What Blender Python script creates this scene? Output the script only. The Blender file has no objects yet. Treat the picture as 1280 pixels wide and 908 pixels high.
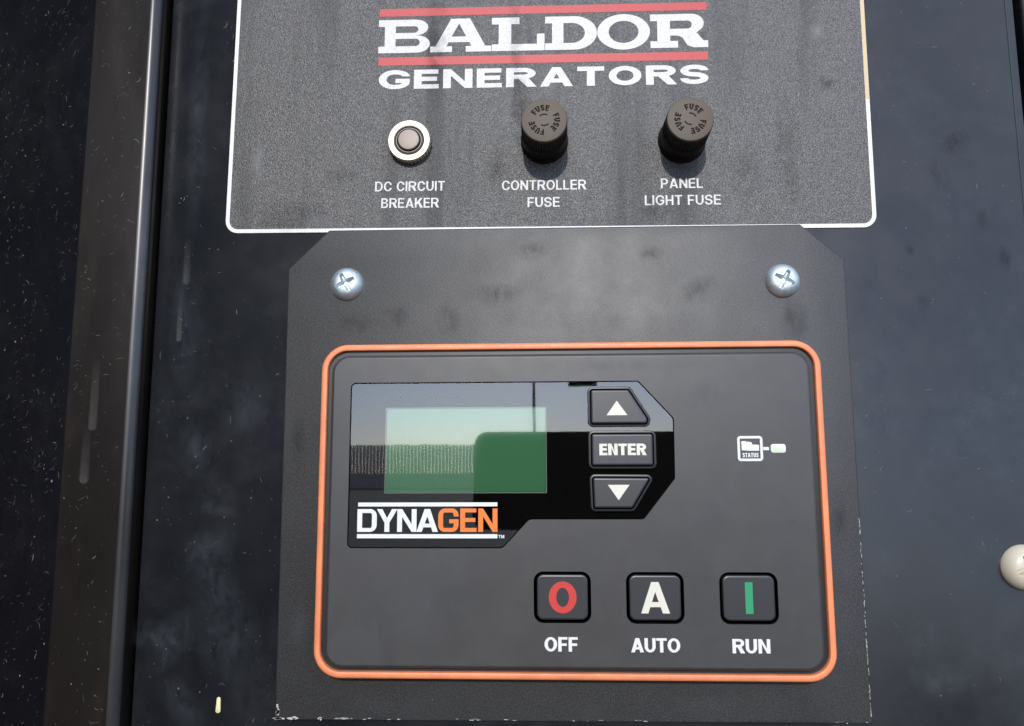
import bpy, bmesh, math, random
from mathutils import Vector, Matrix
from mathutils.geometry import tessellate_polygon

random.seed(7)
S = bpy.context.scene
COL = S.collection
MM = 0.001
# ------------------------------------------------------------------ camera
CAM_D = 320.0                                   # lens to panel sheet, millimetres
cam = bpy.data.cameras.new('camera'); cam_o = bpy.data.objects.new('camera', cam); COL.objects.link(cam_o)
cam.sensor_width = 36.0; cam.lens = 36.0 * 1000.0 / 1280.0
cam.clip_start = 0.01; cam.clip_end = 3000
right = Vector((0.99898532, 0.04493862, -0.0029738))
up = -Vector((-0.00901807, 0.13490455, -0.99081756))
fwd = Vector((-0.04412479, 0.98983902, 0.13517293))
R3 = Matrix((right, up, -fwd)).transposed()
cam_o.matrix_world = Matrix.Translation((0, -CAM_D * MM, 0)) @ R3.to_4x4()
S.camera = cam_o
# ------------------------------------------------------------------ sky, sun, exposure
SUN_EL, SUN_AZ = 21.5, 1.5                      # low sun behind the photographer, a hair to the left
W = bpy.data.worlds.new('World'); S.world = W; W.use_nodes = True
wn = W.node_tree.nodes; wl = W.node_tree.links; wn.clear()
sky = wn.new('ShaderNodeTexSky'); sky.sky_type = 'NISHITA'; sky.sun_disc = False
sky.sun_elevation = math.radians(SUN_EL); sky.sun_rotation = math.radians(180 + SUN_AZ)
sky.dust_density = 0.6; sky.air_density = 1.0; sky.ozone_density = 3.0
bg = wn.new('ShaderNodeBackground'); bg.inputs['Strength'].default_value = 0.15
wo = wn.new('ShaderNodeOutputWorld'); 
# thin high cloud: pale veil broken by soft noise over the whole dome
wtc = wn.new('ShaderNodeTexCoord'); wnz = wn.new('ShaderNodeTexNoise'); wnz.inputs['Scale'].default_value = 3.0; wnz.inputs['Detail'].default_value = 5
wmr = wn.new('ShaderNodeMapRange'); wmr.inputs[1].default_value = .3; wmr.inputs[2].default_value = .7; wmr.inputs[3].default_value = .16; wmr.inputs[4].default_value = .34
wmx = wn.new('ShaderNodeMix'); wmx.data_type = 'RGBA'; wmx.inputs[7].default_value = (24, 25.5, 27.5, 1)
wl.new(wtc.outputs['Generated'], wnz.inputs['Vector']); wl.new(wnz.outputs[0], wmr.inputs[0]); wl.new(wmr.outputs[0], wmx.inputs[0])
wwb = wn.new('ShaderNodeMix'); wwb.data_type = 'RGBA'; wwb.blend_type = 'MULTIPLY'; wwb.inputs[0].default_value = 1; wwb.inputs[7].default_value = (.92, 1.10, 1.58, 1)   # camera white balance
wl.new(sky.outputs[0], wwb.inputs[6]); wl.new(wwb.outputs[2], wmx.inputs[6]); wl.new(wmx.outputs[2], bg.inputs[0])
wl.new(bg.outputs[0], wo.inputs[0])
sun = bpy.data.lights.new('sun', 'SUN'); sun.energy = 3.0; sun.angle = math.radians(0.5); sun.color = (1, 0.955, 0.89)
sun_o = bpy.data.objects.new('sun', sun); COL.objects.link(sun_o)
el, az = math.radians(SUN_EL), math.radians(SUN_AZ)
sdir = Vector((math.sin(az) * math.cos(el), math.cos(az) * math.cos(el), -math.sin(el)))   # light travels +Y and down
sun_o.rotation_euler = sdir.to_track_quat('-Z', 'Y').to_euler()
S.view_settings.view_transform = 'Standard'; S.view_settings.look = 'None'
S.view_settings.exposure = -0.05; S.view_settings.gamma = 1.0; S.view_settings.use_curve_mapping = False

# ------------------------------------------------------------------ helpers
# plane coordinates: x right, z up, h towards the viewer, all millimetres
def V(x, z, h): return (x * MM, -h * MM, z * MM)

def link(name, me, mat=None, parent=None, smooth=35):
    o = bpy.data.objects.new(name, me); COL.objects.link(o)
    if mat and not me.materials: me.materials.append(mat)
    if smooth:
        me.polygons.foreach_set('use_smooth', [True] * len(me.polygons))
        me.set_sharp_from_angle(angle=math.radians(smooth))
    if parent: o.parent = parent
    return o

def mesh(name, vs, fs, mat=None, parent=None, smooth=35, fix=True):
    me = bpy.data.meshes.new(name); me.from_pydata(vs, [], fs); me.update()
    if fix:
        bm = bmesh.new(); bm.from_mesh(me)
        bmesh.ops.remove_doubles(bm, verts=bm.verts, dist=1e-6)
        bmesh.ops.recalc_face_normals(bm, faces=bm.faces); bm.to_mesh(me); bm.free()
    return link(name, me, mat, parent, smooth)

def empty(name, label, cat, loc=(0, 0, 0), group=None, roty=0.0):
    o = bpy.data.objects.new(name, None); COL.objects.link(o); o.location = V(*loc)
    o.rotation_euler = (0, roty, 0); o.empty_display_size = 0.01
    o['label'] = label; o['category'] = cat
    if group: o['group'] = group
    return o

def rpoly(pts, d=0.0, seg=6):
    """rounded polygon; pts (x,z,r) counter-clockwise, inset by d, constant vertex count"""
    n = len(pts); out = []
    P = [Vector(p[:2]) for p in pts]
    def off(i):
        a, b = P[i], P[(i + 1) % n]; t = (b - a).normalized(); nn = Vector((-t.y, t.x))
        return a + nn * d, t
    Q = []
    for i in range(n):
        (a, t), (b, u) = off(i - 1), off(i)
        cr = t.x * u.y - t.y * u.x
        s = ((b - a).x * u.y - (b - a).y * u.x) / cr
        Q.append((a + t * s, t, u, cr))
    for i in range(n):
        q, t, u, cr = Q[i]; r = pts[i][2] if len(pts[i]) > 2 else 0.0
        r = max((r - d) if cr > 0 else (r + d), 0.02)
        ang = math.acos(max(-1, min(1, t.dot(u)))); k = r * math.tan(ang / 2)
        a = q - t * k; nn = Vector((-t.y, t.x)) * (1 if cr > 0 else -1); c = a + nn * r
        for j in range(seg + 1):
            th = ang * j / seg * (1 if cr > 0 else -1)
            v = a - c; out.append((c.x + v.x * math.cos(th) - v.y * math.sin(th), c.y + v.x * math.sin(th) + v.y * math.cos(th)))
    return out

def rect(x0, z0, x1, z1, r=0.0): return [(x0, z0, r), (x1, z0, r), (x1, z1, r), (x0, z1, r)]

def loft(name, pts, prof, mat, parent=None, cap0=False, cap1=True, closed=False, seg=6, holes=(), smooth=35):
    """prof: (inset,h) from back to front. cap1 closes the front, holes are rounded polygons cut from that cap"""
    vs, fs = [], []; m = None
    for d, h in prof:
        ring = rpoly(pts, d, seg); m = len(ring); vs += [V(x, z, h) for x, z in ring]
    k = len(prof)
    for i in range(k if closed else k - 1):
        a, b = i * m, ((i + 1) % k) * m
        for j in range(m): fs.append((a + j, a + (j + 1) % m, b + (j + 1) % m, b + j))
    if not closed:
        if cap0: fs.append(tuple(range(m - 1, -1, -1)))
        if cap1:
            if holes:
                h = prof[-1][1]; top = rpoly(pts, prof[-1][0], seg); loops = [top] + [rpoly(q, 0, seg) for q in holes]
                base = len(vs); flat = []
                for L in loops: flat += L
                vs += [V(x, z, h) for x, z in flat]
                for tr in tessellate_polygon([[Vector((x, z, 0)) for x, z in L] for L in loops]): fs.append(tuple(base + q for q in tr))
            else: fs.append(tuple(range((k - 1) * m, k * m)))
    return mesh(name, vs, fs, mat, parent, smooth)

def lathe(name, c, prof, mat, parent=None, n=64, knurl=None, smooth=35, cap=True):
    """prof (r,h); knurl = (h0,h1,count,depth)"""
    vs, fs = [], []
    for r, h in prof:
        for j in range(n):
            rr = r
            if knurl and knurl[0] <= h <= knurl[1]: rr = r - knurl[3] * (0.5 + 0.5 * math.cos(2 * math.pi * j * knurl[2] / n))
            a = 2 * math.pi * j / n; vs.append(V(c[0] + rr * math.cos(a), c[1] + rr * math.sin(a), h))
    for i in range(len(prof) - 1):
        for j in range(n): fs.append((i * n + j, i * n + (j + 1) % n, (i + 1) * n + (j + 1) % n, (i + 1) * n + j))
    if cap: fs.append(tuple(range((len(prof) - 1) * n, len(prof) * n)))
    return mesh(name, vs, fs, mat, parent, smooth)

def box(x0, x1, z0, z1, h0, h1, name, mat, parent=None, bev=0.0):
    prof = [(0, h0), (0, h1 - bev), (bev, h1)] if bev else [(0, h0), (0, h1)]
    return loft(name, rect(x0, z0, x1, z1, max(bev, 0.0)), prof, mat, parent, cap0=True, seg=2)

# ------------------------------------------------------------------ lettering
def arc(cx, cy, rx, ry, a0, a1, n=10):
    return [(cx + rx * math.cos(math.radians(a0 + (a1 - a0) * i / n)), cy + ry * math.sin(math.radians(a0 + (a1 - a0) * i / n))) for i in range(n + 1)]

def contour(items):
    """axis-aligned polygon; an item (x,y,rx,ry) is an elliptical corner"""
    n = len(items); out = []
    for i, it in enumerate(items):
        if len(it) == 2 or it[2] <= 0 or it[3] <= 0: out.append(it[:2]); continue
        p, q = items[i - 1], items[(i + 1) % n]; x, y, rx, ry = it
        a = Vector((x - p[0], y - p[1])).normalized(); b = Vector((q[0] - x, q[1] - y)).normalized()
        ra = Vector((abs(a.x) * rx, abs(a.y) * ry)).length; rb = Vector((abs(b.x) * rx, abs(b.y) * ry)).length
        P = Vector((x, y)); c = P - a * ra + b * rb
        for k in range(11):
            t = math.pi / 2 * k / 10; v = c - b * rb * math.cos(t) + a * ra * math.sin(t); out.append((v.x, v.y))
    return out

WID = dict(A=.94, B=.80, C=.86, D=.86, E=.72, F=.68, G=.90, H=.82, I=0, K=.86, L=.66, M=1.02, N=.85, O=.93, P=.78, R=.85, S=.79, T=.77, U=.82, Y=.90)
def glyph(c, s, t, wf=1.0, rn=1.0):
    """outer contours and holes of a letter, cap height 1"""
    w = WID[c] * wf if c != 'I' else s
    rx = w / 2 * rn; ry = .5 * rn; ix, iy = max(rx - s, .01), max(ry - t, .01)
    if c == 'I': return w, [[(0, 0), (s, 0), (s, 1), (0, 1)]], []
    if c == 'O': return w, [contour([(0, 0, rx, ry), (w, 0, rx, ry), (w, 1, rx, ry), (0, 1, rx, ry)])], [contour([(s, t, ix, iy), (w - s, t, ix, iy), (w - s, 1 - t, ix, iy), (s, 1 - t, ix, iy)])]
    if c == 'D': return w, [contour([(0, 0), (w, 0, rx * 1.1, ry), (w, 1, rx * 1.1, ry), (0, 1)])], [contour([(s, t), (w - s, t, ix, iy), (w - s, 1 - t, ix, iy), (s, 1 - t)])]
    if c in 'CG':
        yu, yl = .66, .34; r2 = min(ry, .33); i2 = max(min(iy, yl - t - .005), .01); e = (rx, r2); f = (ix, i2)
        L = [(w, yu), (w, 1, *e), (0, 1, rx, ry), (0, 0, rx, ry)]
        if c == 'C': L += [(w, 0, *e), (w, yl), (w - s, yl)]
        else: L += [(w, 0, *e), (w, .54), (w * .54, .54), (w * .54, .54 - t), (w - s, .54 - t)]
        j2 = i2 if c == 'C' else max(min(iy, .54 - 2 * t - .01), .01)
        L += [(w - s, t, ix, j2), (s, t, ix, iy), (s, 1 - t, ix, iy), (w - s, 1 - t, *f), (w - s, yu)]
        return w, [contour(L)], []
    if c == 'S':
        yu, yl = .70, .30; o = min(ry, .28); m0, m1 = .5 - t / 2, .5 + t / 2
        e = (rx, o); g = (rx, min(ry, (1 - m0) / 2)); f = (ix, max(min(iy, (m0 - t) / 2), .01)); k = (ix, max(min(iy, yl - t - .005), .01))
        L = [(w, yu), (w, 1, *e), (0, 1, *g), (0, m0, *g), (w - s, m0, *f), (w - s, t, *f), (s, t, *k), (s, yl), (0, yl), (0, 0, *e), (w, 0, *g), (w, m1, *g), (s, m1, *f), (s, 1 - t, *f), (w - s, 1 - t, *k), (w - s, yu)]
        return w, [contour(L)], []
    if c == 'U': return w, [contour([(0, 1), (0, 0, rx, min(ry, .42)), (w, 0, rx, min(ry, .42)), (w, 1), (w - s, 1), (w - s, t, ix, max(min(iy, .42 - t), .01)), (s, t, ix, max(min(iy, .42 - t), .01)), (s, 1)])], []
    if c == 'B':
        q = .45 * w * rn; w2 = w * .95; o = [(0, 0)] + arc(w - q, .265, q, .265, -90, 90) + arc(w2 - q, .765, q, .235, -90, 90) + [(0, 1)]
        y0 = .53 - t / 2; qi = max(q - s, .02)
        return w, [o], [contour([(s, t), (w - s, t, qi, (y0 - t) / 2), (w - s, y0, qi, (y0 - t) / 2), (s, y0)]), contour([(s, y0 + t), (w2 - s, y0 + t, qi, (1 - t - y0 - t) / 2), (w2 - s, 1 - t, qi, (1 - t - y0 - t) / 2), (s, 1 - t)])]
    if c in 'PR':
        yb = .40 if c == 'P' else .42; q = .42 * w * rn; hh = (1 - yb) / 2; qi = max(q - s, .02)
        hole = contour([(s, yb + t), (w - s, yb + t, qi, hh - t), (w - s, 1 - t, qi, hh - t), (s, 1 - t)])
        if c == 'P': o = [(0, 0), (s, 0), (s, yb)] + arc(w - q, yb + hh, q, hh, -90, 90) + [(0, 1)]
        else: o = [(0, 0), (s, 0), (s, yb), (w * .42, yb), (w - s * 1.08, 0), (w + .04, 0), (w * .76, yb + .03)] + arc(w - q, yb + hh, q, hh, -48, 90) + [(0, 1)]
        return w, [o], [hole]
    if c == 'A':
        ap = s * .56; f = s * 1.08; k = w / 2 - ap; X = lambda y: f + k * y; y0 = .2; y1 = y0 + t * .95; yt = (w / 2 - f) / k
        return w, [[(0, 0), (f, 0), (X(y0), y0), (w - X(y0), y0), (w - f, 0), (w, 0), (w / 2 + ap, 1), (w / 2 - ap, 1)]], [[(X(y1), y1), (w - X(y1), y1), (w / 2, yt)]]
    if c == 'N':
        y = min(.66, 1 - s * .2 - .2); return w, [[(0, 0), (s, 0), (s, y), (w - s, 0), (w, 0), (w, 1), (w - s, 1), (w - s, 1 - y), (s, 1), (0, 1)]], []
    if c == 'M': return w, [[(0, 0), (s, 0), (s, .62), (w / 2 - s * .4, 0), (w / 2 + s * .4, 0), (w - s, .62), (w - s, 0), (w, 0), (w, 1), (w - s * 1.3, 1), (w / 2, .36), (s * 1.3, 1), (0, 1)]], []
    if c == 'K': return w, [[(0, 0), (s, 0), (s, .30), (s + .13, .44), (w - s * 1.1, 0), (w + .05, 0), (s + .30, .60), (w, 1), (w - s * 1.25, 1), (s, .56), (s, 1), (0, 1)]], []
    if c == 'Y': return w, [[(w / 2 - s / 2, 0), (w / 2 + s / 2, 0), (w / 2 + s / 2, .40), (w, 1), (w - s * 1.12, 1), (w / 2, .60), (s * 1.12, 1), (0, 1), (w / 2 - s / 2, .40)]], []
    if c == 'T': return w, [[(w / 2 - s / 2, 0), (w / 2 + s / 2, 0), (w / 2 + s / 2, 1 - t), (w, 1 - t), (w, 1), (0, 1), (0, 1 - t), (w / 2 - s / 2, 1 - t)]], []
    if c == 'L': return w, [[(0, 0), (w, 0), (w, t), (s, t), (s, 1), (0, 1)]], []
    if c == 'H': return w, [[(0, 0), (s, 0), (s, .42), (w - s, .42), (w - s, 0), (w, 0), (w, 1), (w - s, 1), (w - s, .42 + t), (s, .42 + t), (s, 1), (0, 1)]], []
    b = .5 - t / 2 + .01
    if c == 'E': return w, [[(0, 0), (w, 0), (w, t), (s, t), (s, b), (w * .93, b), (w * .93, b + t), (s, b + t), (s, 1 - t), (w * .98, 1 - t), (w * .98, 1), (0, 1)]], []
    if c == 'F': return w, [[(0, 0), (s, 0), (s, b - .03), (w * .92, b - .03), (w * .92, b + t - .03), (s, b + t - .03), (s, 1 - t), (w, 1 - t), (w, 1), (0, 1)]], []

def fill(loops, vs, fs, f):
    base = len(vs); flat = [p for L in loops for p in L]
    vs += [f(x, y) for x, y in flat]
    for tr in tessellate_polygon([[Vector((x, y, 0)) for x, y in L] for L in loops]): fs.append(tuple(base + q for q in tr))

def layout(s, st, sp):
    x = 0; out = []
    for ch in s:
        if ch == ' ': x += .30 * st.get('wf', 1) + sp; continue
        w, o, h = glyph(ch, **st); out.append((x, o, h)); x += w + sp
    return x - sp, out

def text(s, x0, x1, z0, z1, h, st, mat, parent, sp=.13, name='lettering', label=None):
    wt, gl = layout(s, st, sp); kx = (x1 - x0) / wt; kz = z1 - z0; vs, fs = [], []
    for gx, o, ho in gl:
        for c in o: fill([c] + ho, vs, fs, lambda x, y: V(x0 + (gx + x) * kx, z0 + y * kz, h))
    ob = mesh(name, vs, fs, mat, parent, 0)
    if label: ob['label'] = label
    return ob

def flat(name, loops, h, mat, parent, f=None):
    vs, fs = [], []
    fill(loops, vs, fs, f or (lambda x, y: V(x, y, h)))
    return mesh(name, vs, fs, mat, parent, 0)

# ------------------------------------------------------------------ materials
def M(name, col, rough=.5, metal=0.0, spec=.5, ior=1.5):
    m = bpy.data.materials.new(name); m.use_nodes = True; nt = m.node_tree; b = nt.nodes['Principled BSDF']
    b.inputs['Base Color'].default_value = (*col, 1); b.inputs['Roughness'].default_value = rough
    b.inputs['Metallic'].default_value = metal; b.inputs['Specular IOR Level'].default_value = spec; b.inputs['IOR'].default_value = ior
    return m, nt, b
def N(nt, kind, **kw):
    n = nt.nodes.new(kind)
    for k, v in kw.items():
        if k.startswith('i_'): n.inputs[k[2:].replace('_', ' ')].default_value = v
        else: setattr(n, k, v)
    return n
def coords(nt, scale=(1, 1, 1)):
    g = N(nt, 'ShaderNodeNewGeometry'); mp = N(nt, 'ShaderNodeMapping'); mp.inputs['Scale'].default_value = scale
    nt.links.new(g.outputs['Position'], mp.inputs['Vector']); return mp.outputs[0]
def noise(nt, per_mm, detail=4, rough=.55, scale=(1, 1, 1), dist=0.0):
    n = N(nt, 'ShaderNodeTexNoise'); n.inputs['Scale'].default_value = per_mm * 1000; n.inputs['Detail'].default_value = detail
    n.inputs['Roughness'].default_value = rough; n.inputs['Distortion'].default_value = dist
    nt.links.new(coords(nt, scale), n.inputs['Vector']); return n.outputs[0]
def ramp(nt, src, a, b, lo=0.0, hi=1.0):
    r = N(nt, 'ShaderNodeMapRange'); r.inputs[1].default_value = a; r.inputs[2].default_value = b; r.inputs[3].default_value = lo; r.inputs[4].default_value = hi
    nt.links.new(src, r.inputs[0]); return r.outputs[0]
def mixc(nt, fac, a, b):
    m = N(nt, 'ShaderNodeMix'); m.data_type = 'RGBA'
    if isinstance(fac, float): m.inputs[0].default_value = fac
    else: nt.links.new(fac, m.inputs[0])
    for i, c in ((6, a), (7, b)):
        if isinstance(c, tuple): m.inputs[i].default_value = (*c, 1)
        else: nt.links.new(c, m.inputs[i])
    return m.outputs[2]
def mul(nt, a, b):
    m = N(nt, 'ShaderNodeMath', operation='MULTIPLY'); nt.links.new(a, m.inputs[0])
    if isinstance(b, float): m.inputs[1].default_value = b
    else: nt.links.new(b, m.inputs[1])
    return m.outputs[0]
def bump(nt, b, src, strength, dist_mm):
    n = N(nt, 'ShaderNodeBump'); n.inputs['Strength'].default_value = strength; n.inputs['Distance'].default_value = dist_mm * MM
    nt.links.new(src, n.inputs['Height']); nt.links.new(n.outputs[0], b.inputs['Normal'])

def paint(name, base, dust, dustamt, rough, streak=(1, 1, 1), grain=.02):
    m, nt, b = M(name, base, rough)
    cloud = ramp(nt, noise(nt, .018, 5, .6, streak, .6), .46, .75)
    fine = ramp(nt, noise(nt, .9, 3, .6), .35, .75)
    fac = mul(nt, cloud, ramp(nt, noise(nt, .12, 6, .7, streak), .3, .7)); fac = mul(nt, fac, dustamt)
    spk = ramp(nt, noise(nt, 1.1, 2, .5), .70, .80, 0, .35)
    col = mixc(nt, fac, base, dust); col = mixc(nt, mul(nt, spk, .35), col, dust)
    nt.links.new(col, b.inputs['Base Color'])
    rr = ramp(nt, noise(nt, .03, 5, .65, streak), .3, .7, rough - .07, rough + .09); nt.links.new(rr, b.inputs['Roughness'])
    bump(nt, b, noise(nt, .9, 3), .25, grain)
    return m
PAINT = paint('black_enclosure_paint', (.008, .009, .011), (.06, .064, .07), .3, .27)
POST = paint('dusty_post_paint', (.010, .008, .007), (.075, .058, .046), .4, .30, (1, 1, .35))
SIDE = paint('glossy_side_paint', (.006, .006, .008), (.10, .10, .10), .10, .26)
POST.node_tree.nodes['Principled BSDF'].inputs['Specular IOR Level'].default_value = .20
EDGE = paint('rubbed_edge_paint', (.02, .02, .021), (.2, .2, .2), .3, .27, (1, 1, .3))
PLATE, nt, b = M('textured_plate_paint', (.022, .021, .021), .46)
bump(nt, b, noise(nt, 1.8, 2, .6), .6, .07)
nt.links.new(mixc(nt, mul(nt, ramp(nt, noise(nt, .035, 5, .6, (1, 1, 1), .5), .48, .8), .3), mixc(nt, ramp(nt, noise(nt, 2.0, 1, .5), .4, .66), (.016, .0157, .0157), (.042, .0412, .0405)), (.045, .047, .048)), b.inputs['Base Color'])
nt.links.new(ramp(nt, noise(nt, .05, 5, .6), .3, .7, .43, .50), b.inputs['Roughness'])
DECAL, nt, b = M('grainy_decal_film', (.035, .034, .034), .42)
gr = noise(nt, 2.2, 1.0, .5)
bump(nt, b, gr, 1.0, .30)
stk = ramp(nt, noise(nt, .022, 4, .6, (2.6, 1, .22)), .50, .66)
grn = mixc(nt, ramp(nt, noise(nt, 2.5, 1.0, .5), .36, .68), (.032, .031, .0295), (.112, .108, .102))
nt.links.new(mixc(nt, mul(nt, stk, .45), grn, (.02, .02, .02)), b.inputs['Base Color'])
nt.links.new(ramp(nt, stk, 0, 1, .36, .50), b.inputs['Roughness'])
FACE, nt, b = M('satin_black_plastic', (.04, .039, .038), .48)
bump(nt, b, noise(nt, 1.8, 2, .6), .45, .05)
nt.links.new(mixc(nt, ramp(nt, noise(nt, .06, 6, .65, (1, 1, 1), 1.0), .42, .78, 0, .5), (.038, .037, .037), (.055, .0545, .0545)), b.inputs['Base Color'])
nt.links.new(ramp(nt, noise(nt, .04, 5, .6, (1, 1, 1), .8), .3, .7, .38, .47), b.inputs['Roughness'])
WELL = M('matte_black_recess', (.004, .004, .004), .7, 0, .15)[0]
BLACK = M('black_plastic', (.010, .010, .011), .38)[0]
KEY, nt, b = M('grey_rubber_key', (.022, .023, .026), .38, 0, .55); bump(nt, b, noise(nt, 2.5, 2), .2, .02)
ORANGE, nt, b = M('orange_rubber_gasket', (.80, .20, .055), .42)
nt.links.new(mixc(nt, ramp(nt, noise(nt, .08, 6, .7), .38, .72), (.80, .25, .10), (.60, .19, .09)), b.inputs['Base Color'])
bump(nt, b, noise(nt, .6, 4, .6), .3, .05)
nt.links.new(ramp(nt, noise(nt, .12, 5, .65), .3, .7, .34, .6), b.inputs['Roughness'])
def ink(name, col, wear=.0):
    m, nt, b = M(name, col, .5)
    if wear: nt.links.new(mixc(nt, mul(nt, ramp(nt, noise(nt, 1.6, 4, .7), .46, .72), wear), col, tuple(c * .35 for c in col)), b.inputs['Base Color'])
    return m
WHITE = ink('white_ink', (.70, .695, .68), .3); WORN = ink('worn_white_ink', (.62, .61, .59), .6)
CREAM_INK = ink('yellowed_white_ink', (.58, .45, .26), .2)
RED = ink('red_stripe_ink', (.46, .030, .030), .5); REDK = ink('red_key_ink', (.52, .03, .025), .15); GREENK = ink('green_key_ink', (.012, .27, .11), .15)
KEYW = ink('ivory_key_ink', (.66, .63, .54), .2); ORINK = ink('orange_logo_ink', (.72, .17, .015), .1); LOGOW = ink('logo_white_ink', (.70, .70, .69), .15)
LCD, nt, b = M('green_lcd', (.048, .155, .072), .06, 0, 1.0)
LCDEDGE = M('lcd_edge', (.11, .17, .13), .5)[0]; MASK = M('display_mask', (.003, .003, .003), .6, 0, 0)[0]
GLASS = bpy.data.materials.new('display_glass'); GLASS.use_nodes = True; nt = GLASS.node_tree; nt.nodes.clear()
o_ = N(nt, 'ShaderNodeOutputMaterial'); mx = N(nt, 'ShaderNodeMixShader'); tr = N(nt, 'ShaderNodeBsdfTransparent'); gl = N(nt, 'ShaderNodeBsdfGlossy'); fr = N(nt, 'ShaderNodeFresnel')
fr.inputs['IOR'].default_value = 1.95; gl.inputs['Roughness'].default_value = .018; gl.inputs['Color'].default_value = (1, 1, 1, 1)
gb = N(nt, 'ShaderNodeBump'); gb.inputs['Strength'].default_value = 1.0; gb.inputs['Distance'].default_value = .014 * MM
nt.links.new(noise(nt, .03, 2), gb.inputs['Height']); nt.links.new(gb.outputs[0], gl.inputs['Normal'])
nt.links.new(fr.outputs[0], mx.inputs[0]); nt.links.new(tr.outputs[0], mx.inputs[1]); nt.links.new(gl.outputs[0], mx.inputs[2]); nt.links.new(mx.outputs[0], o_.inputs[0])
CAPM, nt, b = M('faded_brown_bakelite', (.080, .060, .040), .6)
bump(nt, b, noise(nt, .8, 3), .2, .04)
BAKE = M('dark_brown_bakelite', (.012, .007, .005), .5, 0, .2)[0]
CAPINK = M('engraved_shadow_paint', (.016, .011, .008), .7, 0, .1)[0]
NUT, nt, b = M('plated_nut', (.50, .46, .36), .45, .5); DARKN = M('blackened_metal', (.02, .02, .02), .35, .4)[0]
PUSH = M('beige_pushbutton', (.34, .27, .225), .5)[0]; COLLAR = M('grey_collar', (.13, .12, .11), .4, .3)[0]
ZINC, nt, b = M('zinc_plated_steel', (.58, .66, .68), .4, .9)
nt.links.new(ramp(nt, noise(nt, .5, 4), .3, .7, .46, .60), b.inputs['Roughness']); bump(nt, b, noise(nt, 1.0, 3), .2, .05)
CREAM, nt, b = M('cream_painted_steel', (.52, .475, .36), .35)
bump(nt, b, noise(nt, .5, 3), .2, .06)
LED = M('status_lens', (.66, .76, .58), .25)[0]
SPECK = M('pale_speck', (.16, .155, .148), .8)[0]; DIM = M('dull_speck', (.075, .072, .068), .8)[0]; CHIP = M('bare_metal_chip', (.48, .47, .45), .5, .2)[0]
YELL = M('yellow_drop', (.75, .68, .38), .35)[0]
def soft(name, col, amt, drip=False):
    m = bpy.data.materials.new(name); m.use_nodes = True; nt = m.node_tree; b = nt.nodes['Principled BSDF']
    b.inputs['Base Color'].default_value = (*col, 1); b.inputs['Roughness'].default_value = .8; b.inputs['Specular IOR Level'].default_value = .1
    uv = N(nt, 'ShaderNodeUVMap'); sp = N(nt, 'ShaderNodeSeparateXYZ'); nt.links.new(uv.outputs[0], sp.inputs[0])
    if drip:
        a = mul(nt, ramp(nt, sp.outputs[1], 0, 1, 1, 0), ramp(nt, noise(nt, .09, 4, .6, (1, 1, .4)), .3, .7, .35, 1))
        ab = N(nt, 'ShaderNodeMath', operation='ABSOLUTE'); nt.links.new(sp.outputs[0], ab.inputs[0])
        a = mul(nt, a, ramp(nt, ab.outputs[0], .55, 1.0, 1, .1))
    else:
        ln = N(nt, 'ShaderNodeVectorMath', operation='LENGTH'); nt.links.new(uv.outputs[0], ln.inputs[0])
        a = mul(nt, ramp(nt, ln.outputs['Value'], 0, 1, 1, 0), ramp(nt, noise(nt, .16, 6, .7, (1, 1, .6), .5), .36, .72))
    nt.links.new(mul(nt, a, amt), b.inputs['Alpha']); return m
STAIN = soft('dried_drip', (.16, .155, .145), .42, True); SMUDGE = soft('pale_smudge', (.12, .138, .158), .26); GRIME = soft('dark_grime', (.008, .008, .008), .4); SCUFF = soft('white_scuff', (.34, .34, .34), .6)

# ------------------------------------------------------------------ generator enclosure (the surface everything sits on)
enc = empty('generator_enclosure', 'black painted steel generator enclosure behind the control panel', 'enclosure', (0, -1150, 0))
def E(o): o.parent = enc; o.matrix_parent_inverse = Matrix.Translation(V(0, 1150, 0)); return o
ZB, ZT = -1150, 520
sheet = E(loft('panel_sheet', rect(-163.2, ZB, 196, ZT, 1), [(0, -20), (0, -1.2), (.35, -.35), (1.2, 0)], PAINT, cap0=True, seg=3))
def extrude_x(name, prof, z0, z1, mat):
    """prof: closed (x,h) outline swept along z"""
    n = len(prof); vs = [V(x, z0, h) for x, h in prof] + [V(x, z1, h) for x, h in prof]
    fs = [(i, (i + 1) % n, n + (i + 1) % n, n + i) for i in range(n)] + [tuple(range(n - 1, -1, -1)), tuple(range(n, 2 * n))]
    return mesh(name, vs, fs, mat, None, 25)
er = [(-168.6 + 4.02 * math.cos(a), 4.0 + 4.02 * math.sin(a)) for a in [math.radians(18 + 6 * k) for k in range(13)]]
E(extrude_x('rubbed_edge', er + [(-168.6, 7.0), (-166.6, 4.6)], ZB + 1, ZT - 1, EDGE))
pr = [(-164.6, -20), (-164.6, 3.9)] + [(-168.6 + 4.0 * math.cos(a), 4.0 + 4.0 * math.sin(a)) for a in [math.radians(9 * k) for k in range(1, 11)]]
pr += [(-192.6, 8), (-193.2, 7.7), (-193.2, -90), (-170, -90), (-170, -20)]
post = E(extrude_x('corner_post', pr, ZB, ZT, POST)); post['label'] = 'folded black corner post with a bright rounded edge'
E(extrude_x('side_skin', [(-193.25, 7.6), (-320, -62), (-320, -90), (-193.25, -90)], ZB, ZT, SIDE))['label'] = 'clean black side sheet turning back beside the post'
E(extrude_x('added_unseen_door', [(-330, -60), (-330, 700), (-336, 706), (-350, 706), (-350, -60)], ZB, ZT, SIDE))['label'] = 'black door sheet added out of view so the side sheet mirrors dark'  # added unseen sheet; its reflection keeps the side skin dark
pr = [(199.3, -20), (199.3, -2)] + [(201.3 - 2 * math.cos(a), -2 + 2 * math.sin(a)) for a in [math.radians(15 * k) for k in range(1, 7)]] + [(300, 0), (300, -90), (205, -90), (205, -20)]
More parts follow.
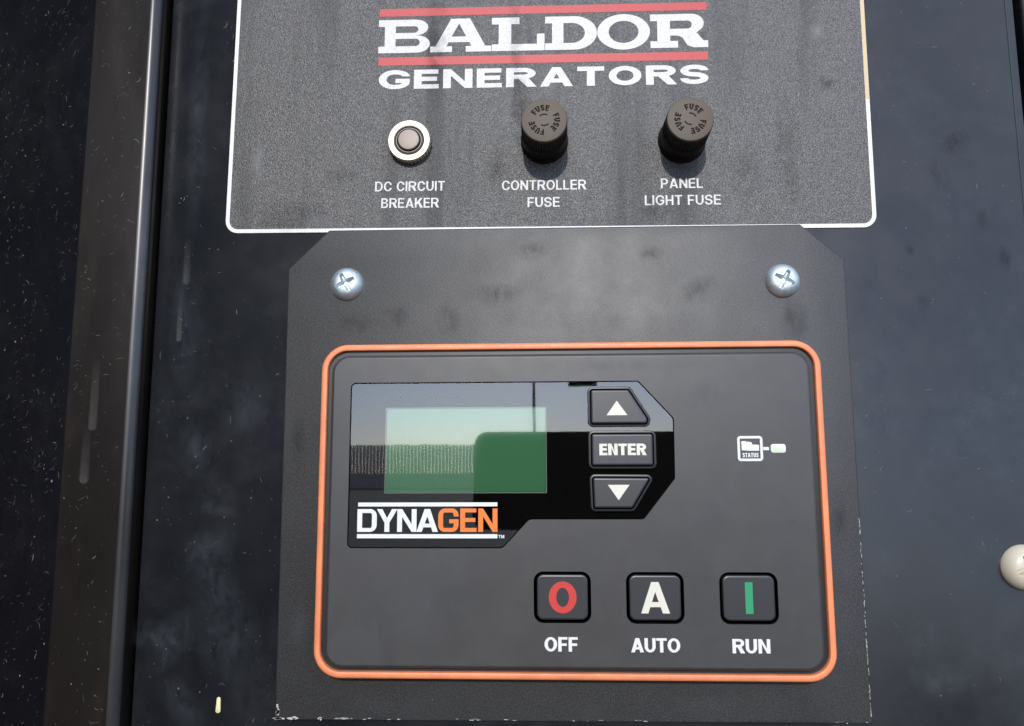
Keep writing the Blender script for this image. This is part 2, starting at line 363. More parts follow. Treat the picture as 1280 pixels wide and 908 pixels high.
E(extrude_x('door_frame', pr, ZB, ZT, PAINT))
E(box(-180, 210, ZB, ZT, -60, -22, 'back_channel', BLACK))
E(box(192.3, 192.8, ZB + 5, ZT - 5, .02, .16, 'seam_line', BLACK))

# ------------------------------------------------------------------ printed decal
DROT = math.radians(0.42); DC = (0, 150)
dec = empty('printed_decal', 'grainy dark decal with white border, red stripes and white maker lettering', 'decal', (DC[0], DC[1], 0), roty=DROT)
def D(o): o.parent = dec; o.matrix_parent_inverse = Matrix.Translation((-DC[0] * MM, 0, -DC[1] * MM)); return o
OUT = rect(-134.4, 98.6, 134.3, 330, 5.5)
D(loft('film', OUT, [(0, 0.02), (0, .22), (.08, .28)], DECAL, cap0=True))
D(loft('border', OUT, [(.15, .26), (.15, .40), (1.75, .40), (1.75, .26)], WHITE, closed=True, smooth=0))
D(box(132.62, 134.18, 153.5, 320, .28, .43, 'border_stain', CREAM_INK))['label'] = 'yellowed upper stretch of the white border line'
D(box(-71.4, 68.6, 194.7, 198.25, .28, .36, 'red_stripe', RED)); D(box(-71.4, 68.6, 172.2, 175.9, .28, .36, 'red_stripe', RED))
# slab serif headline, cap height 1
def slab():
    t = .2; G = []
    o = [(0, 0)] + arc(1.66 - .42, .26, .42, .26, -90, 90) + arc(1.6 - .42, .76, .42, .24, -90, 90) + [(0, 1), (0, 1 - t), (.2, 1 - t), (.2, t), (0, t)]
    G.append((0, 1.66, o, [contour([(.55, t), (1.33, t, .14, .11), (1.33, .42, .14, .11), (.55, .42)]), contour([(.55, .6), (1.28, .6, .14, .1), (1.28, .8, .14, .1), (.55, .8)])]))
    o = [(0, 0), (.70, 0), (.70, .17), (.52, .17), (.585, .29), (1.255, .29), (1.325, .17), (1.14, .17), (1.14, 0), (1.95, 0), (1.95, .17), (1.76, .17), (1.27, 1), (.66, 1), (.17, .17), (0, .17)]
    G.append((1.67, 1.95, o, [[(.685, .46), (1.15, .46), (.92, .86)]]))
    o = [(0, 0), (1.68, 0), (1.68, .5), (1.44, .5), (1.44, t), (.62, t), (.62, .8), (.88, .8), (.88, 1), (0, 1), (0, .8), (.22, .8), (.22, t), (0, t)]
    G.append((3.64, 1.68, o, []))
    o = contour([(0, 0), (1.64, 0, .72, .5), (1.64, 1, .72, .5), (0, 1), (0, .8), (.22, .8), (.22, t), (0, t)])
    G.append((5.34, 1.64, o, [contour([(.58, t), (1.26, t, .42, .3), (1.26, .8, .42, .3), (.58, .8)])]))
    G.append((6.99, 1.66, arc(.83, .5, .83, .53, 0, 354, 46), [arc(.83, .5, .47, .33, 0, 354, 46)]))
    o = [(0, 0), (.86, 0), (.86, t), (.62, t), (.62, .36), (.86, .36), (1.0, .30), (1.16, .06), (1.36, 0), (1.80, 0), (1.80, .2), (1.66, .2), (1.52, .36), (1.44, .44)] + arc(1.3, .72, .38, .28, -55, 90) + [(0, 1), (0, .8), (.22, .8), (.22, t), (0, t)]
    G.append((8.66, 1.80, o, [contour([(.62, .56), (1.30, .56, .12, .12), (1.30, .8, .12, .12), (.62, .8)])]))
    return G
vs, fs = [], []; k = 140.4 / 10.46
for gx, w, o, ho in slab(): fill([o] + ho, vs, fs, lambda x, y: V(-71.6 + (gx + x) * k, 177.9 + y * 15.2, .34))
D(mesh('headline_lettering', vs, fs, WORN, None, 0))['label'] = 'wide white slab serif headline between the red stripes'
fill([arc(66.9, 183.6, 1.5, 1.5, 0, 345, 23), arc(66.9, 183.6, 1.2, 1.2, 0, 345, 23)], (vs2 := []), (fs2 := []), lambda x, y: V(x, y, .40))
D(mesh('registered_mark', vs2, fs2, DARKN, None, 0))
D(text('R', 66.45, 67.4, 183.0, 184.3, .40, dict(s=.2, t=.16), DARKN, None, name='registered_letter'))
D(text('GENERATORS', -71.0, 68.5, 161.5, 170.1, .34, dict(s=.36, t=.225, wf=1.62, rn=1.0), WORN, None, sp=.20, label='wide bold white word below the lower red stripe'))
LB = dict(s=.165, t=.135, wf=.86)
for s, x0, x1, z0 in (('DC CIRCUIT', -71.3, -41.9, 116.25), ('BREAKER', -68.5, -44.4, 109.0), ('CONTROLLER', -18.0, 16.9, 116.1), ('FUSE', -7.3, 6.0, 108.75), ('PANEL', 47.7, 64.9, 116.15), ('LIGHT FUSE', 41.0, 72.0, 109.0)):
    D(text(s, x0, x1, z0, z0 + 4.2, .34, LB, WORN, None, sp=.12))

# ------------------------------------------------------------------ breaker and fuse holders
br = empty('circuit_breaker', 'round pushbutton breaker with pale plated nut, left of both fuse knobs', 'breaker', (-56.8, 137.2, .28))
lathe('nut', (0, 0), [(8.7, 0), (9.1, .3), (9.1, 3.6), (8.6, 4.2), (6.5, 4.2), (6.2, 3.9), (6.2, 1)], NUT, br, 144, (.2, 3.7, 36, .35), cap=False)
lathe('collar', (0, 0), [(6.15, 1.2), (6.15, 3.0), (5.8, 3.8), (5.3, 4.3), (5.1, 4.3), (4.9, 3.9)], COLLAR, br, cap=False)
lathe('rim', (0, 0), [(4.95, 2.5), (4.95, 4.7), (4.75, 4.9), (4.55, 4.7), (4.55, 2.5)], DARKN, br, cap=False)
lathe('push_button', (0, 0), [(4.4, 2), (4.4, 4.9), (4.15, 5.25), (3.4, 5.4), (1.5, 5.5)], PUSH, br)

def fuse(x, z, rot, label):
    f = empty('fuse_holder', label, 'fuse holder', (x, z, .28), 'fuse knobs in a row')
    lathe('base', (0, 0), [(9.9, 0), (9.9, .8), (9.3, 1.4), (9.0, 2.0), (9.2, 2.6), (9.25, 8.4), (9.0, 9.0)], BAKE, f, 96)
    lathe('grip', (0, 0), [(8.7, 8.9), (9.25, 9.5), (9.35, 10.2), (9.3, 10.6), (9.2, 18.4), (9.2, 19.2)], BAKE, f, 192, (10.4, 18.6, 48, .6), cap=False)
    cp = lathe('cap', (0, 0), [(9.0, 19.0), (9.15, 19.3), (9.1, 20.2), (8.85, 20.6), (8.4, 20.75)], CAPM, f, 96)
    vs, fs = [], []
    wt, gl = layout('FUSE', dict(s=.30, t=.24, wf=.9), .2)
    for q in range(3):
        for gx, o, ho in gl:
            def pol(x, y):
                a = math.radians(90 + rot - 120 * q) - ((gx + x) - wt / 2) * .43
                r = 3.8 + y * 2.5; return V(r * math.cos(a), r * math.sin(a), 20.78)
            fill([o[0]] + ho, vs, fs, pol)
    mesh('engraved_lettering', vs, fs, CAPINK, cp, 0)
    vs, fs = [], []
    for q in range(2):
        a0 = rot + 40 + 180 * q
        fill([arc(0, 0, 2.6, 2.6, a0, a0 + 80, 8) + arc(0, 0, 2.05, 2.05, a0 + 80, a0, 8)], vs, fs, lambda x, y: V(x, y, 20.78))
    mesh('turn_mark', vs, fs, CAPINK, cp, 0)
fuse(-0.4, 137.2, 18, 'brown round fuse knob above the words controller fuse')
fuse(56.6, 136.3, -18, 'brown round fuse knob above the words panel light fuse')

# ------------------------------------------------------------------ mounting plate and screws
pl = empty('mounting_plate', 'dark textured sheet metal plate with clipped upper corners behind the controller', 'plate', (6, -93.5, .3))
PP = [(-105.6, -93.8, .8), (119.4, -93.2, .8), (119.4, 84, .6), (102.6, 99.0, .6), (-90.0, 99.7, .6), (-106.6, 83.5, .6)]
o = loft('plate_sheet', PP, [(0, .3), (0, 1.75), (.25, 1.98), (.5, 2.05)], PLATE, cap0=True, seg=3)
o.parent = pl; o.matrix_parent_inverse = Matrix.Translation(V(-6, 93.5, -.3))

def screw(name, x, z, h, r, rot, mat, label, hh=4.2, group=None, cat='screw'):
    s = empty(name, label, cat, (x, z, h), group)
    n, m = 128, 44; vs, fs = [], []; a0 = math.radians(rot)
    def height(px, pz):
        q = min(1, math.hypot(px, pz) / r); hd = hh * (1 - q ** 3.6) ** .7
        c, sn = math.cos(a0), math.sin(a0); u, v = px * c + pz * sn, -px * sn + pz * c
        arm = r * .60; wd = r * .135
        d = 0
        for p, w in ((abs(u), abs(v)), (abs(v), abs(u))):
            wl_ = wd * (1.35 - .6 * p / arm)
            if p < arm: d = max(d, min(1, max(0, (wl_ - w) / (wd * .45))) * min(1, (arm - p) / (r * .10)) * (1 - .45 * p / arm))
        c0 = math.hypot(u, v)
        d = max(d, min(1, max(0, (r * .20 - c0) / (r * .05))) * 1.0)
        return hd - d * hh * .8
    vs.append(V(0, 0, height(0, 0)))
    for i in range(1, m + 1):
        q = r * math.sin(i / m * math.pi / 2) ** .9
        for j in range(n):
            a = 2 * math.pi * j / n; vs.append(V(q * math.cos(a), q * math.sin(a), height(q * math.cos(a), q * math.sin(a))))
    for j in range(n): fs.append((0, 1 + j, 1 + (j + 1) % n))
    for i in range(m - 1):
        for j in range(n): fs.append((1 + i * n + j, 1 + (i + 1) * n + j, 1 + (i + 1) * n + (j + 1) % n, 1 + i * n + (j + 1) % n))
    mesh('head', vs, fs, mat, s, 40)
    lathe('shoulder', (0, 0), [(r * .9, -.3), (r * .99, -.1), (r * .997, .25)], mat, s, 64, cap=False)
screw('pan_head_screw', -81.9, 76.6, 2.05, 6.9, 28, ZINC, 'zinc cross-head screw at the upper left of the mounting plate', 3.9, 'screws holding the plate')
screw('pan_head_screw', 94.4, 75.6, 2.05, 6.9, 62, ZINC, 'zinc cross-head screw at the upper right of the mounting plate', 3.9, 'screws holding the plate')
screw('painted_screw', 180.0, -36.5, 0, 8.6, 20, CREAM, 'cream painted domed screw at the right edge of the black enclosure', 5.2)

# ------------------------------------------------------------------ controller
ctl = empty('engine_controller', 'black rectangular engine controller with orange gasket, green display and six keys', 'controller', (8, -76.5, 2.0))
def C(o, label=None):
    o.parent = ctl; o.matrix_parent_inverse = Matrix.Translation(V(-8, 76.5, -2.0))
    if label: o['label'] = label
    return o
FH = 10.0
GO = rect(-89.6, -76.9, 105.7, 50.5, 10.5)
C(loft('gasket', GO, [(1.2, 2.0), (.25, 3.0), (0, 5.0), (0, 7.9), (.18, 8.5), (.6, 8.85), (1.0, 8.95), (1.95, 9.0), (2.35, 8.85), (2.6, 8.4), (2.68, 7.8), (2.68, 2.0)], ORANGE, closed=True, seg=12), 'rounded orange rubber gasket round the faceplate')
C(loft('back_housing', GO, [(2.64, 2.0), (2.64, 7.0), (4.0, 7.0)], BLACK, cap0=True, seg=10))
WIN = [(-77.3, -28.7, 2.0), (-17.6, -28.7, 3.0), (-7.4, -17.9, 3.0), (36.0, -17.9, 2.0), (48.2, -2.6, 2.0), (48.4, 20.4, 2.0), (35.2, 35.0, 2.0), (-77.3, 35.0, 2.0)]
KEYS = [rect(-5.9, -56.0, 15.6, -37.2, 3.6), rect(28.7, -56.1, 50.2, -37.3, 3.6), rect(63.3, -56.1, 84.8, -37.3, 3.6)]
FP = rect(-85.2, -72.9, 101.1, 45.9, 7.0)
fpl = C(loft('faceplate', FP, [(0, 7.2), (0, 8.6), (.35, 9.5), (.9, 9.9), (1.3, FH), (1.45, FH)], FACE, holes=[WIN] + KEYS, seg=8))
def well(name, pts, h0, h1, mat, rim=.0):
    return C(loft(name, pts, [(-.02, h1), (.0, h0)], mat, cap1=True, seg=6))
for kpts in KEYS: well('key_well', kpts, 7.0, FH - .02, WELL)
well('display_recess', WIN, 7.6, FH - .03, WELL)
# display behind its pane
UPK = [(15.9, 17.6, 1.6), (38.6, 17.6, 1.6), (39.0, 20.4, 1.2), (31.6, 32.2, 1.6), (15.9, 32.2, 1.6)]
ENK = rect(16.0, 1.6, 40.8, 15.2, 1.6)
DNK = [(16.6, -14.4, 1.4), (32.2, -14.4, 1.6), (40.0, -1.6, 1.4), (16.2, -1.4, 1.6)]
pane_h = FH - .25
C(loft('display_pane', WIN, [(.30, 8.9), (.30, pane_h - .1), (.42, pane_h)], GLASS, holes=[UPK, ENK, DNK], seg=8), 'clear glossy window over the display')
scr = C(loft('display_mask', WIN, [(.2, 8.0), (.2, 8.15)], MASK, seg=6))
lc = loft('lcd_screen', rect(-63.2, -7.6, -1.0, 24.8, .3), [(0, 8.2), (.0, 8.35), (.1, 8.4)], LCD, seg=2, smooth=0); C(lc, 'pale green liquid crystal screen')
C(loft('lcd_frame', rect(-63.6, -8.0, -0.6, 25.2, .3), [(0, 8.16), (0, 8.45), (.3, 8.45), (.3, 8.16)], LCDEDGE, closed=True, seg=2))
def bar(x0, x1, z0, z1, h, mat, name): return C(flat(name, [[(x0, z0), (x1, z0), (x1, z1), (x0, z1)]], h, mat, None))
ph = pane_h + .03
bar(-73.4, -19.6, -12.95, -11.45, ph, LOGOW, 'logo_bar'); bar(-73.6, -19.6, -24.95, -23.4, ph, LOGOW, 'logo_bar')
DY = dict(s=.215, t=.17, wf=1.0, rn=.62)
C(text('DYNA', -73.6, -42.4, -22.55, -13.95, ph, DY, LOGOW, None, sp=.0, name='logo_lettering'), 'white first half of the display logo')
C(text('GEN', -42.3, -19.55, -22.55, -13.75, ph, DY, ORINK, None, sp=.075, name='logo_lettering'), 'orange second half of the display logo')
C(text('TM', -19.2, -17.0, -24.9, -23.7, ph, dict(s=.22, t=.2), LOGOW, None, name='trademark_lettering'))
# keys
def key(pts, h0, h1, gap, parent_name='key', r=.7):
    k = C(loft(parent_name, pts, [(gap, h0), (gap, h1 - r), (gap + r * .3, h1 - r * .3), (gap + r, h1), (gap + r + .12, h1)], KEY, seg=7)); return k
def sub(o, k):
    o.parent = k; o.matrix_parent_inverse = Matrix.Identity(4); return o
def ring_(pts, name, h):
    return C(loft(name, pts, [(-.5, h - 1), (-.5, h + .25), (-.15, h + .4), (.25, h + .4), (.4, h - 1.4)], BLACK, closed=True, seg=7))
for pts in (UPK, ENK, DNK): ring_(pts, 'key_collar', pane_h)
ku = key(UPK, 8.0, FH + .75, .75); sub(flat('arrow', [[(22.6, 21.6), (30.6, 21.6), (26.6, 27.2)]], FH + .78, KEYW, None), ku); ku['label'] = 'grey upward arrow key above the enter key'
ke = key(ENK, 8.0, FH + .75, .75); sub(text('ENTER', 19.6, 37.4, 6.3, 10.7, FH + .78, dict(s=.28, t=.21, wf=.95), KEYW, None, sp=.07), ke); ke['label'] = 'grey rectangular enter key'
kd = key(DNK, 8.0, FH + .75, .75); sub(flat('arrow', [[(22.6, -4.9), (26.6, -10.7), (30.8, -4.9)]], FH + .78, KEYW, None), kd); kd['label'] = 'grey downward arrow key below the enter key'
kb = [key(p, 7.2, FH + .15, 1.15, 'key', .6) for p in KEYS]
kz = -46.6
sub(flat('zero_symbol', [arc(4.95, kz, 5.2, 5.8, 0, 354, 46), arc(4.95, kz, 2.4, 3.5, 0, 354, 46)], FH + .18, REDK, None), kb[0]); kb[0]['label'] = 'off key with a red ring symbol'
sub(text('A', 34.1, 44.8, -52.3, -40.9, FH + .18, dict(s=.215, t=.17), KEYW, None, name='letter'), kb[1]); kb[1]['label'] = 'auto key with an ivory letter'
sub(flat('line_symbol', [[(72.7, -52.3), (75.5, -52.3), (75.5, -40.9), (72.7, -40.9)]], FH + .18, GREENK, None), kb[2]); kb[2]['label'] = 'run key with a green upright bar'
BL = dict(s=.235, t=.175, wf=.95)
C(text('OFF', -2.0, 10.4, -66.2, -61.0, FH + .04, BL, WHITE, None, sp=.08)); C(text('AUTO', 30.1, 48.2, -66.3, -61.2, FH + .04, BL, WHITE, None, sp=.05)); C(text('RUN', 67.3, 81.1, -66.4, -61.3, FH + .04, BL, WHITE, None, sp=.09))
# status mark
C(loft('status_frame', rect(72.1, 3.9, 81.6, 13.4, 1.2), [(0, FH), (0, FH + .04), (.95, FH + .04), (.95, FH)], WHITE, closed=True, smooth=0))
C(flat('engine_symbol', [[(73.7, 8.0), (76.8, 7.8), (80.2, 7.8), (80.2, 10.0), (77.6, 10.2), (77.5, 11.0), (76.0, 11.3), (75.6, 11.0), (75.3, 11.5), (73.6, 11.4)]], FH + .04, WHITE, None))
C(text('STATUS', 73.9, 79.9, 5.35, 7.0, FH + .04, dict(s=.24, t=.18, wf=.8), WHITE, None, sp=.1))
bar(81.75, 83.9, 8.0, 9.2, FH + .04, WHITE, 'pointer_line')
C(loft('status_light', rect(84.6, 7.0, 90.2, 10.3, .9), [(0, FH - .3), (0, FH + .05), (.25, FH + .2)], LED, seg=5), 'small pale status lamp beside the engine symbol')

# ------------------------------------------------------------------ dirt, chips and drips
def blot(vs, fs, x, z, h, rx, rz, n=7, jag=.4, rot=0.0):
    base = len(vs); c, s = math.cos(rot), math.sin(rot)
    for k in range(n):
        a = 2 * math.pi * k / n; q = 1 + random.uniform(-jag, jag); u, v = rx * q * math.cos(a), rz * q * math.sin(a)
        vs.append(V(x + u * c - v * s, z + u * s + v * c, h(x, z)))
    fs.append(tuple(range(base, base + n)))
def curl(vs, fs, x, z, h, ln, wd, a, bend, n=6):
    base = len(vs); px, pz = x, z
    for k in range(n + 1):
        w = wd * math.sin(math.pi * (k + .4) / (n + .8)); nx, nz = -math.sin(a), math.cos(a)
        vs += [V(px + nx * w, pz + nz * w, h(px, pz)), V(px - nx * w, pz - nz * w, h(px, pz))]
        px += math.cos(a) * ln / n; pz += math.sin(a) * ln / n; a += bend / n
    for k in range(n): fs.append((base + 2 * k, base + 2 * k + 1, base + 2 * k + 3, base + 2 * k + 2))
def stuff(name, vs, fs, mat, label):
    o = mesh(name, vs, fs, mat, None, 0, fix=False); o['kind'] = 'stuff'; o['label'] = label; o['category'] = 'dirt'; return o
hp = lambda x, z: 8.06 if x > -192.8 else 8.06 - (-192.8 - x) * .5512
flat0 = lambda x, z: .06
vs, fs, vd, fd = [], [], [], []
for i in range(1900):
    x = random.uniform(-262, -171); z = random.uniform(-125, 225)
    if -195 < x < -191.5: continue
    if random.random() > .25 + .75 * (.5 + .5 * math.sin(x * .13 + 2 * math.sin(z * .05)) * math.cos(z * .08 + x * .05)): continue
    T = (vs, fs) if random.random() < .16 else (vd, fd)
    q = random.random() ** 3
    if random.random() < .72: curl(*T, x, z, hp, .6 + 3.6 * q, .05 + .06 * random.random(), random.gauss(.3, .55), random.uniform(-2, 2))
    else: blot(*T, x, z, hp, .12 + .35 * q, .10 + .22 * q, 6, .5, random.uniform(0, 3))
for i in range(520):
    side = random.random() < .5; x = random.uniform(-160, -108) if side else random.uniform(121, 195); z = random.uniform(-110, 215)
    if abs(x) < 134 and z > 97: continue
    T = (vs, fs) if random.random() < .22 else (vd, fd); q = random.random() ** 4
    if random.random() < .45: curl(*T, x, z, flat0, .6 + 3.5 * q, .06 + .05 * random.random(), random.gauss(.2, 1.0), random.uniform(-2, 2))
    else: blot(*T, x, z, flat0, .10 + .32 * q, .09 + .3 * q, 6, .5)
pf = lambda x, z: 2.09
for i in range(260):
    x = random.uniform(-104, 118); z = random.uniform(-92, 96)
    if -92 < x < 108 and -82 < z < 53: continue
    T = (vs, fs) if random.random() < .2 else (vd, fd); q = random.random() ** 4
    if random.random() < .4: curl(*T, x, z, pf, .5 + 2.2 * q, .06, random.gauss(.2, 1.0), random.uniform(-2, 2))
    else: blot(*T, x, z, pf, .10 + .25 * q, .09 + .2 * q, 6, .5)
ff = lambda x, z: FH + .03
gf = lambda x, z: FH - .19
for i in range(170):
    x = random.uniform(-76, 46); z = random.uniform(-27, 34)
    if (x > 14 and z > -16) or z < 30 - 64 or (x > -8 and z < -16) or (-75 < x < -16 and z < -10): continue
    blot(vd, fd, x, z, gf, random.uniform(.06, .16), random.uniform(.06, .14), 5, .4)
for i in range(150):
    x = random.uniform(-83, 99); z = random.uniform(-71, 44)
    if -79 < x < 50 and z > -31: continue
    if z < -35 and z > -68 and -8 < x < 87: continue
    q = random.random() ** 3; curl(vd, fd, x, z, ff, .3 + 1.6 * q, .05, random.uniform(0, 3), random.uniform(-1, 1)) if random.random() < .4 else blot(vd, fd, x, z, ff, .07 + .12 * q, .07 + .1 * q, 5, .4)
stuff('bright_dust', vs, fs, SPECK, 'pale specks and hair scratches scattered over the black paint')
stuff('dull_dust', vd, fd, DIM, 'dull grey dust specks scattered over the black paint')
# worn lower and right edge of the plate
vs, fs = [], []
for i in range(40):
    x = -105 + 224 * random.random() ** 2.2; wx = random.uniform(.2, 1.0) * (2.2 if x < -78 else 1)
    blot(vs, fs, x, -93.3 + (x + 105) * .0027 + random.uniform(-.2, .35), pf, wx, random.uniform(.05, .16) * (3.0 if x < -85 else 1), 8, .5)
for i in range(10): blot(vs, fs, -104.6 + random.uniform(-.2, .6), -92.5 + random.uniform(0, 4.5), pf, random.uniform(.15, .5), random.uniform(.3, .9), 8, .5, -.6)
for i in range(60): blot(vs, fs, 119.05 + random.uniform(-.2, .15), -90 + 72 * random.random() ** 1.3, pf, .09, random.uniform(.2, 1.1), 8, .5)
o = mesh('worn_edge', vs, fs, CHIP, None, 0, fix=False); o['kind'] = 'stuff'; o['label'] = 'bare pale metal along the worn plate edge'; o.parent = pl; o.matrix_parent_inverse = Matrix.Translation(V(-6, 93.5, -.3))
def drip(name, label, x, z0, z1, r, hgt, mat=STAIN):
    pts = [(x - r * .7, z1), (x - r * .85, (z0 + z1) / 2)] + arc(x, z0 + r, r, r, 180, 360, 10) + [(x + r * .85, (z0 + z1) / 2), (x + r * .7, z1)]
    o = flat(name, [pts], 0, mat, None, lambda a, b_: V(a, b_, hgt(a, b_))); o['label'] = label; o['category'] = 'stain'
    uvl = o.data.uv_layers.new(name='uv')
    for lp in o.data.loops:
        c = o.data.vertices[lp.vertex_index].co; uvl.data[lp.index].uv = ((c.x / MM - x) / r, (c.z / MM - z0) / (z1 - z0))
    return o
def smudges(name, label, spots, mat, hgt):
    vs, fs, uv = [], [], []
    for k_, (x, z, rx, rz, rot) in enumerate(spots):
        base = len(vs); n = 20; c, s_ = math.cos(rot), math.sin(rot)
        dh = .0016 * k_; vs.append(V(x, z, hgt(x, z) + dh)); uv.append((0, 0))
        for k in range(n):
            a = 2 * math.pi * k / n; u, v = rx * math.cos(a), rz * math.sin(a); X, Z = x + u * c - v * s_, z + u * s_ + v * c
            vs.append(V(X, Z, hgt(X, Z) + dh)); uv.append((math.cos(a), math.sin(a)))
        fs += [(base, base + 1 + k, base + 1 + (k + 1) % n) for k in range(n)]
    o = stuff(name, vs, fs, mat, label); uvl = o.data.uv_layers.new(name='uv')
    for lp in o.data.loops: uvl.data[lp.index].uv = uv[lp.vertex_index]
hd = lambda x, z: hp(x, z) + .02
drip('drip_stain', 'long grey dried drip on the left corner post', -183.6, -4, 20, 2.2, hd)
drip('drip_stain', 'upper grey drip with a blurred end on the left corner post', -181.6, 17, 46, 2.0, hd)
drip('drip_stain', 'thin dried drip high on the enclosure left of the plate', -150.4, 78, 98, 1.7, lambda x, z: .07)
drip('drip_stain', 'faint narrow drip below another left of the plate', -152.2, 54, 76, 1.2, lambda x, z: .07)
U = random.uniform
sheet_h = lambda x, z: .09
smudges('panel_smudges', 'pale bluish dusty smudges rubbed on the black enclosure sheet',
    [(131, -2, 9, 8, 0), (128, -34, 10, 13, .3), (141, -62, 9, 10, 0), (150, -78, 14, 8, .4), (165, -30, 9, 6, .8), (-133, -42, 12, 16, .2), (-136, -30, 16, 10, .6), (-126, -64, 14, 20, 0), (-143, 10, 8, 14, 0), (-150, 60, 7, 30, .05), (-149, 150, 5, 60, 0), (172, 60, 14, 20, .2), (150, 130, 18, 24, .5)]
    + [(U(122, 190), U(-100, 190), U(4, 12), U(4, 14), U(0, 3)) for _ in range(6)] + [(U(-158, -112), U(-100, 90), U(4, 11), U(6, 16), U(0, 3)) for _ in range(5)], SMUDGE, sheet_h)
smudges('panel_grime', 'dark rubbed spots on the black enclosure sheet', [(168, 133, 8, 5, .6), (146, 88, 2.5, 3, 0), (160, 120, 4, 7, .3), (176, 100, 3, 6, 0), (150, 66, 3, 5, 0), (183, 84, 3, 7, 0)], GRIME, lambda x, z: .14)
smudges('plate_grime', 'dark greasy finger spots on the mounting plate', [(-62, 63, 9, 6, .2), (-40, 62, 6, 8, 0), (-79, 60, 10, 5, 0), (-5, 90, 8, 5, .3), (42, 88, 6, 4, 0), (60, 72, 10, 6, .5), (-20, 72, 12, 5, 0), (98, 60, 7, 10, 0), (-100, 10, 4, 14, 0), (112, -20, 4, 16, 0)], GRIME, lambda x, z: 2.12)
smudges('plate_smudges', 'pale dusty smudges on the mounting plate', [(104, 55, 7, 14, .1), (112, 62, 4, 9, 0), (-98, -60, 6, 12, 0), (112, -60, 5, 14, 0), (60, -87, 12, 4, 0), (-60, -88, 20, 4, 0), (20, 60, 18, 6, 0)], SMUDGE, lambda x, z: 2.2)
smudges('face_smudges', 'faint fingerprints and dust on the controller face', [(56, -64, 4, 5, .5), (62, 30, 20, 8, .3), (-50, -48, 26, 12, .2), (20, -28, 12, 8, .4), (90, -25, 8, 22, 0), (60, -18, 14, 8, .7), (-70, -62, 12, 8, 0), (24, 41, 40, 3, 0)], SMUDGE, lambda x, z: FH + .05)
smudges('decal_scuffs', 'white scuffs and dried splashes on the grainy decal', [(115, 183, 5, 5, .3), (117, 167, 3.2, 4.5, 0), (117, 152, 5, 4.5, .8), (111, 174, 2, 2, 0), (76, 106, 5, 6, 0), (-96, 104, 10, 4, 0), (-122, 128, 3, 16, 0)], SCUFF, lambda x, z: .46)
smudges('decal_grime', 'dark runs and greasy patches on the grainy decal', [(-12, 172, 4, 40, .04), (-10, 150, 5, 20, 0), (-46, 180, 6, 34, 0), (-86, 124, 9, 4, .1), (-108, 106, 22, 9, 0), (45, 106, 8, 7, 0), (82, 122, 8, 14, 0), (100, 130, 7, 26, 0), (-20, 125, 5, 14, 0), (117, 160, 4, 4, 0)], GRIME, lambda x, z: .50)
o = loft('paint_drop', [(-129.8, -92.2, 1.0), (-127.7, -92.2, 1.0), (-127.9, -86.2, .8), (-129.4, -86.2, .8)], [(0, 0), (.1, .25), (.5, .5)], YELL)
o['label'] = 'small pale yellow paint drop at the lower left'; o['category'] = 'paint drop'

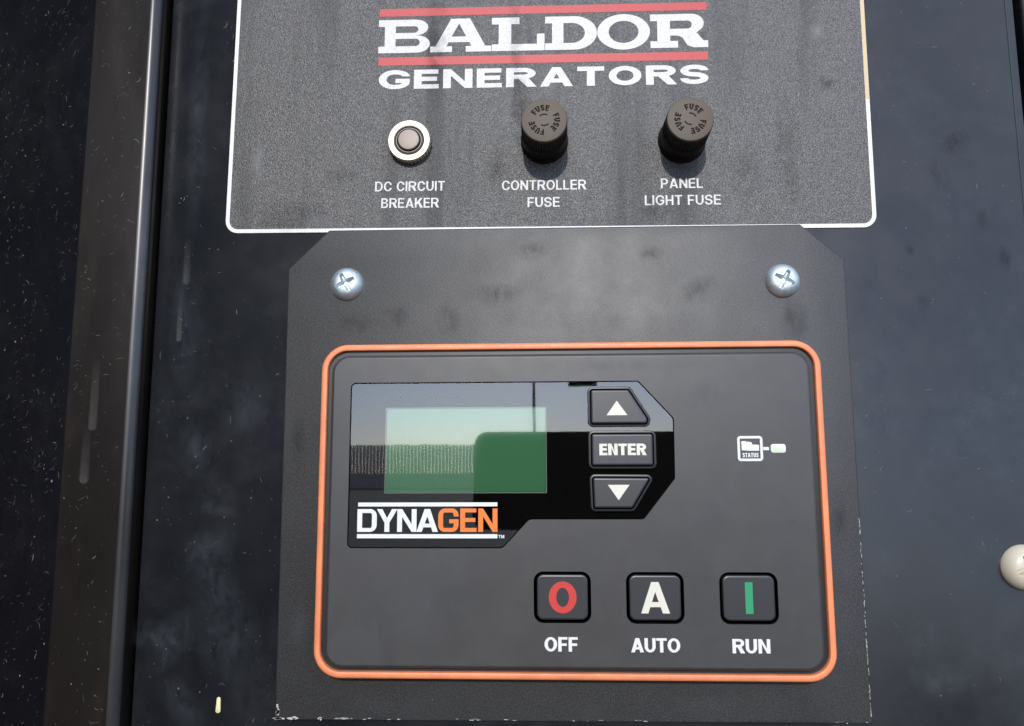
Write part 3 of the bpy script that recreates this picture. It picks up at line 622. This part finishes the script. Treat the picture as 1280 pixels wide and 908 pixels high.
# ------------------------------------------------------------------ what the display glass mirrors, behind the photographer
gm, nt, b = M('dark_asphalt', (.03, .03, .03), .9)
gnd = mesh('ground', [(-400, -800, -1.15), (400, -800, -1.15), (400, 5, -1.15), (-400, 5, -1.15)], [(0, 1, 2, 3)], gm, None, 0); gnd['kind'] = 'structure'
FM, nt, b = M('grey_fence_slats', (.30, .30, .30), .7)
vs, fs = [], []; x = -60.0
while x < -0.5:
    k = len(vs); vs += [(x + a, -60 + b_, c) for a in (0, .215) for b_ in (0, .03) for c in (-1.15, 2.05 + random.uniform(-.04, .04))]
    fs += [tuple(k + q for q in f) for f in ((0, 1, 3, 2), (4, 6, 7, 5), (0, 4, 5, 1), (2, 3, 7, 6), (1, 5, 7, 3))]; x += .26
fen = mesh('slat_fence', vs, fs, FM, None, 0); fen['label'] = 'grey upright slat fence mirrored at the left of the display glass'; fen['category'] = 'fence'
lamp = bpy.data.objects.new('street_lamp', None); COL.objects.link(lamp); lamp.location = (-1.0, -58, -1.15)
lamp['label'] = 'dark lamp pole mirrored at the top of the display glass'; lamp['category'] = 'lamp'
def cyl(name, r0, r1, z0, z1, mat, parent, n=12):
    vs = [(r0 * math.cos(2 * math.pi * j / n), r0 * math.sin(2 * math.pi * j / n), z0) for j in range(n)] + [(r1 * math.cos(2 * math.pi * j / n), r1 * math.sin(2 * math.pi * j / n), z1) for j in range(n)]
    fs = [(j, (j + 1) % n, n + (j + 1) % n, n + j) for j in range(n)] + [tuple(range(n, 2 * n))]
    return mesh(name, vs, fs, mat, parent)
cyl('pole', .13, .09, 0, 7.9, BAKE, lamp)
def wbox(name, x0, x1, y0, y1, z0, z1, mat, parent):
    vs = [(x, y, z) for x in (x0, x1) for y in (y0, y1) for z in (z0, z1)]
    return mesh(name, vs, [(0, 1, 3, 2), (4, 6, 7, 5), (0, 4, 5, 1), (2, 3, 7, 6), (0, 2, 6, 4), (1, 5, 7, 3)], mat, parent, 0)
wbox('arm', 0, 2.6, -.05, .05, 7.75, 7.85, BAKE, lamp); wbox('lamp_head', 2.5, 4.6, -.2, .2, 7.35, 7.85, BAKE, lamp)
phn = bpy.data.objects.new('phone', None); COL.objects.link(phn)
phn['label'] = 'black phone mirrored as the dark rounded shape over the green screen'; phn['category'] = 'phone'
phn.matrix_world = Matrix.Translation((0, -CAM_D * MM, 0)) @ R3.to_4x4() @ Matrix.Translation((0, 0, .003))
def pv(name, pts, d0, d1, mat, holes=()):
    o = loft(name, pts, [(0, -d1), (0, -d0 - 1), (1, -d0)], mat, None, cap0=True, seg=8)
    o.parent = phn; o.matrix_parent_inverse = Matrix.Rotation(math.radians(-90), 4, 'X'); return o
pv('body', rect(-57, -44, 103, 30.5, 10), 0, 8, BLACK)
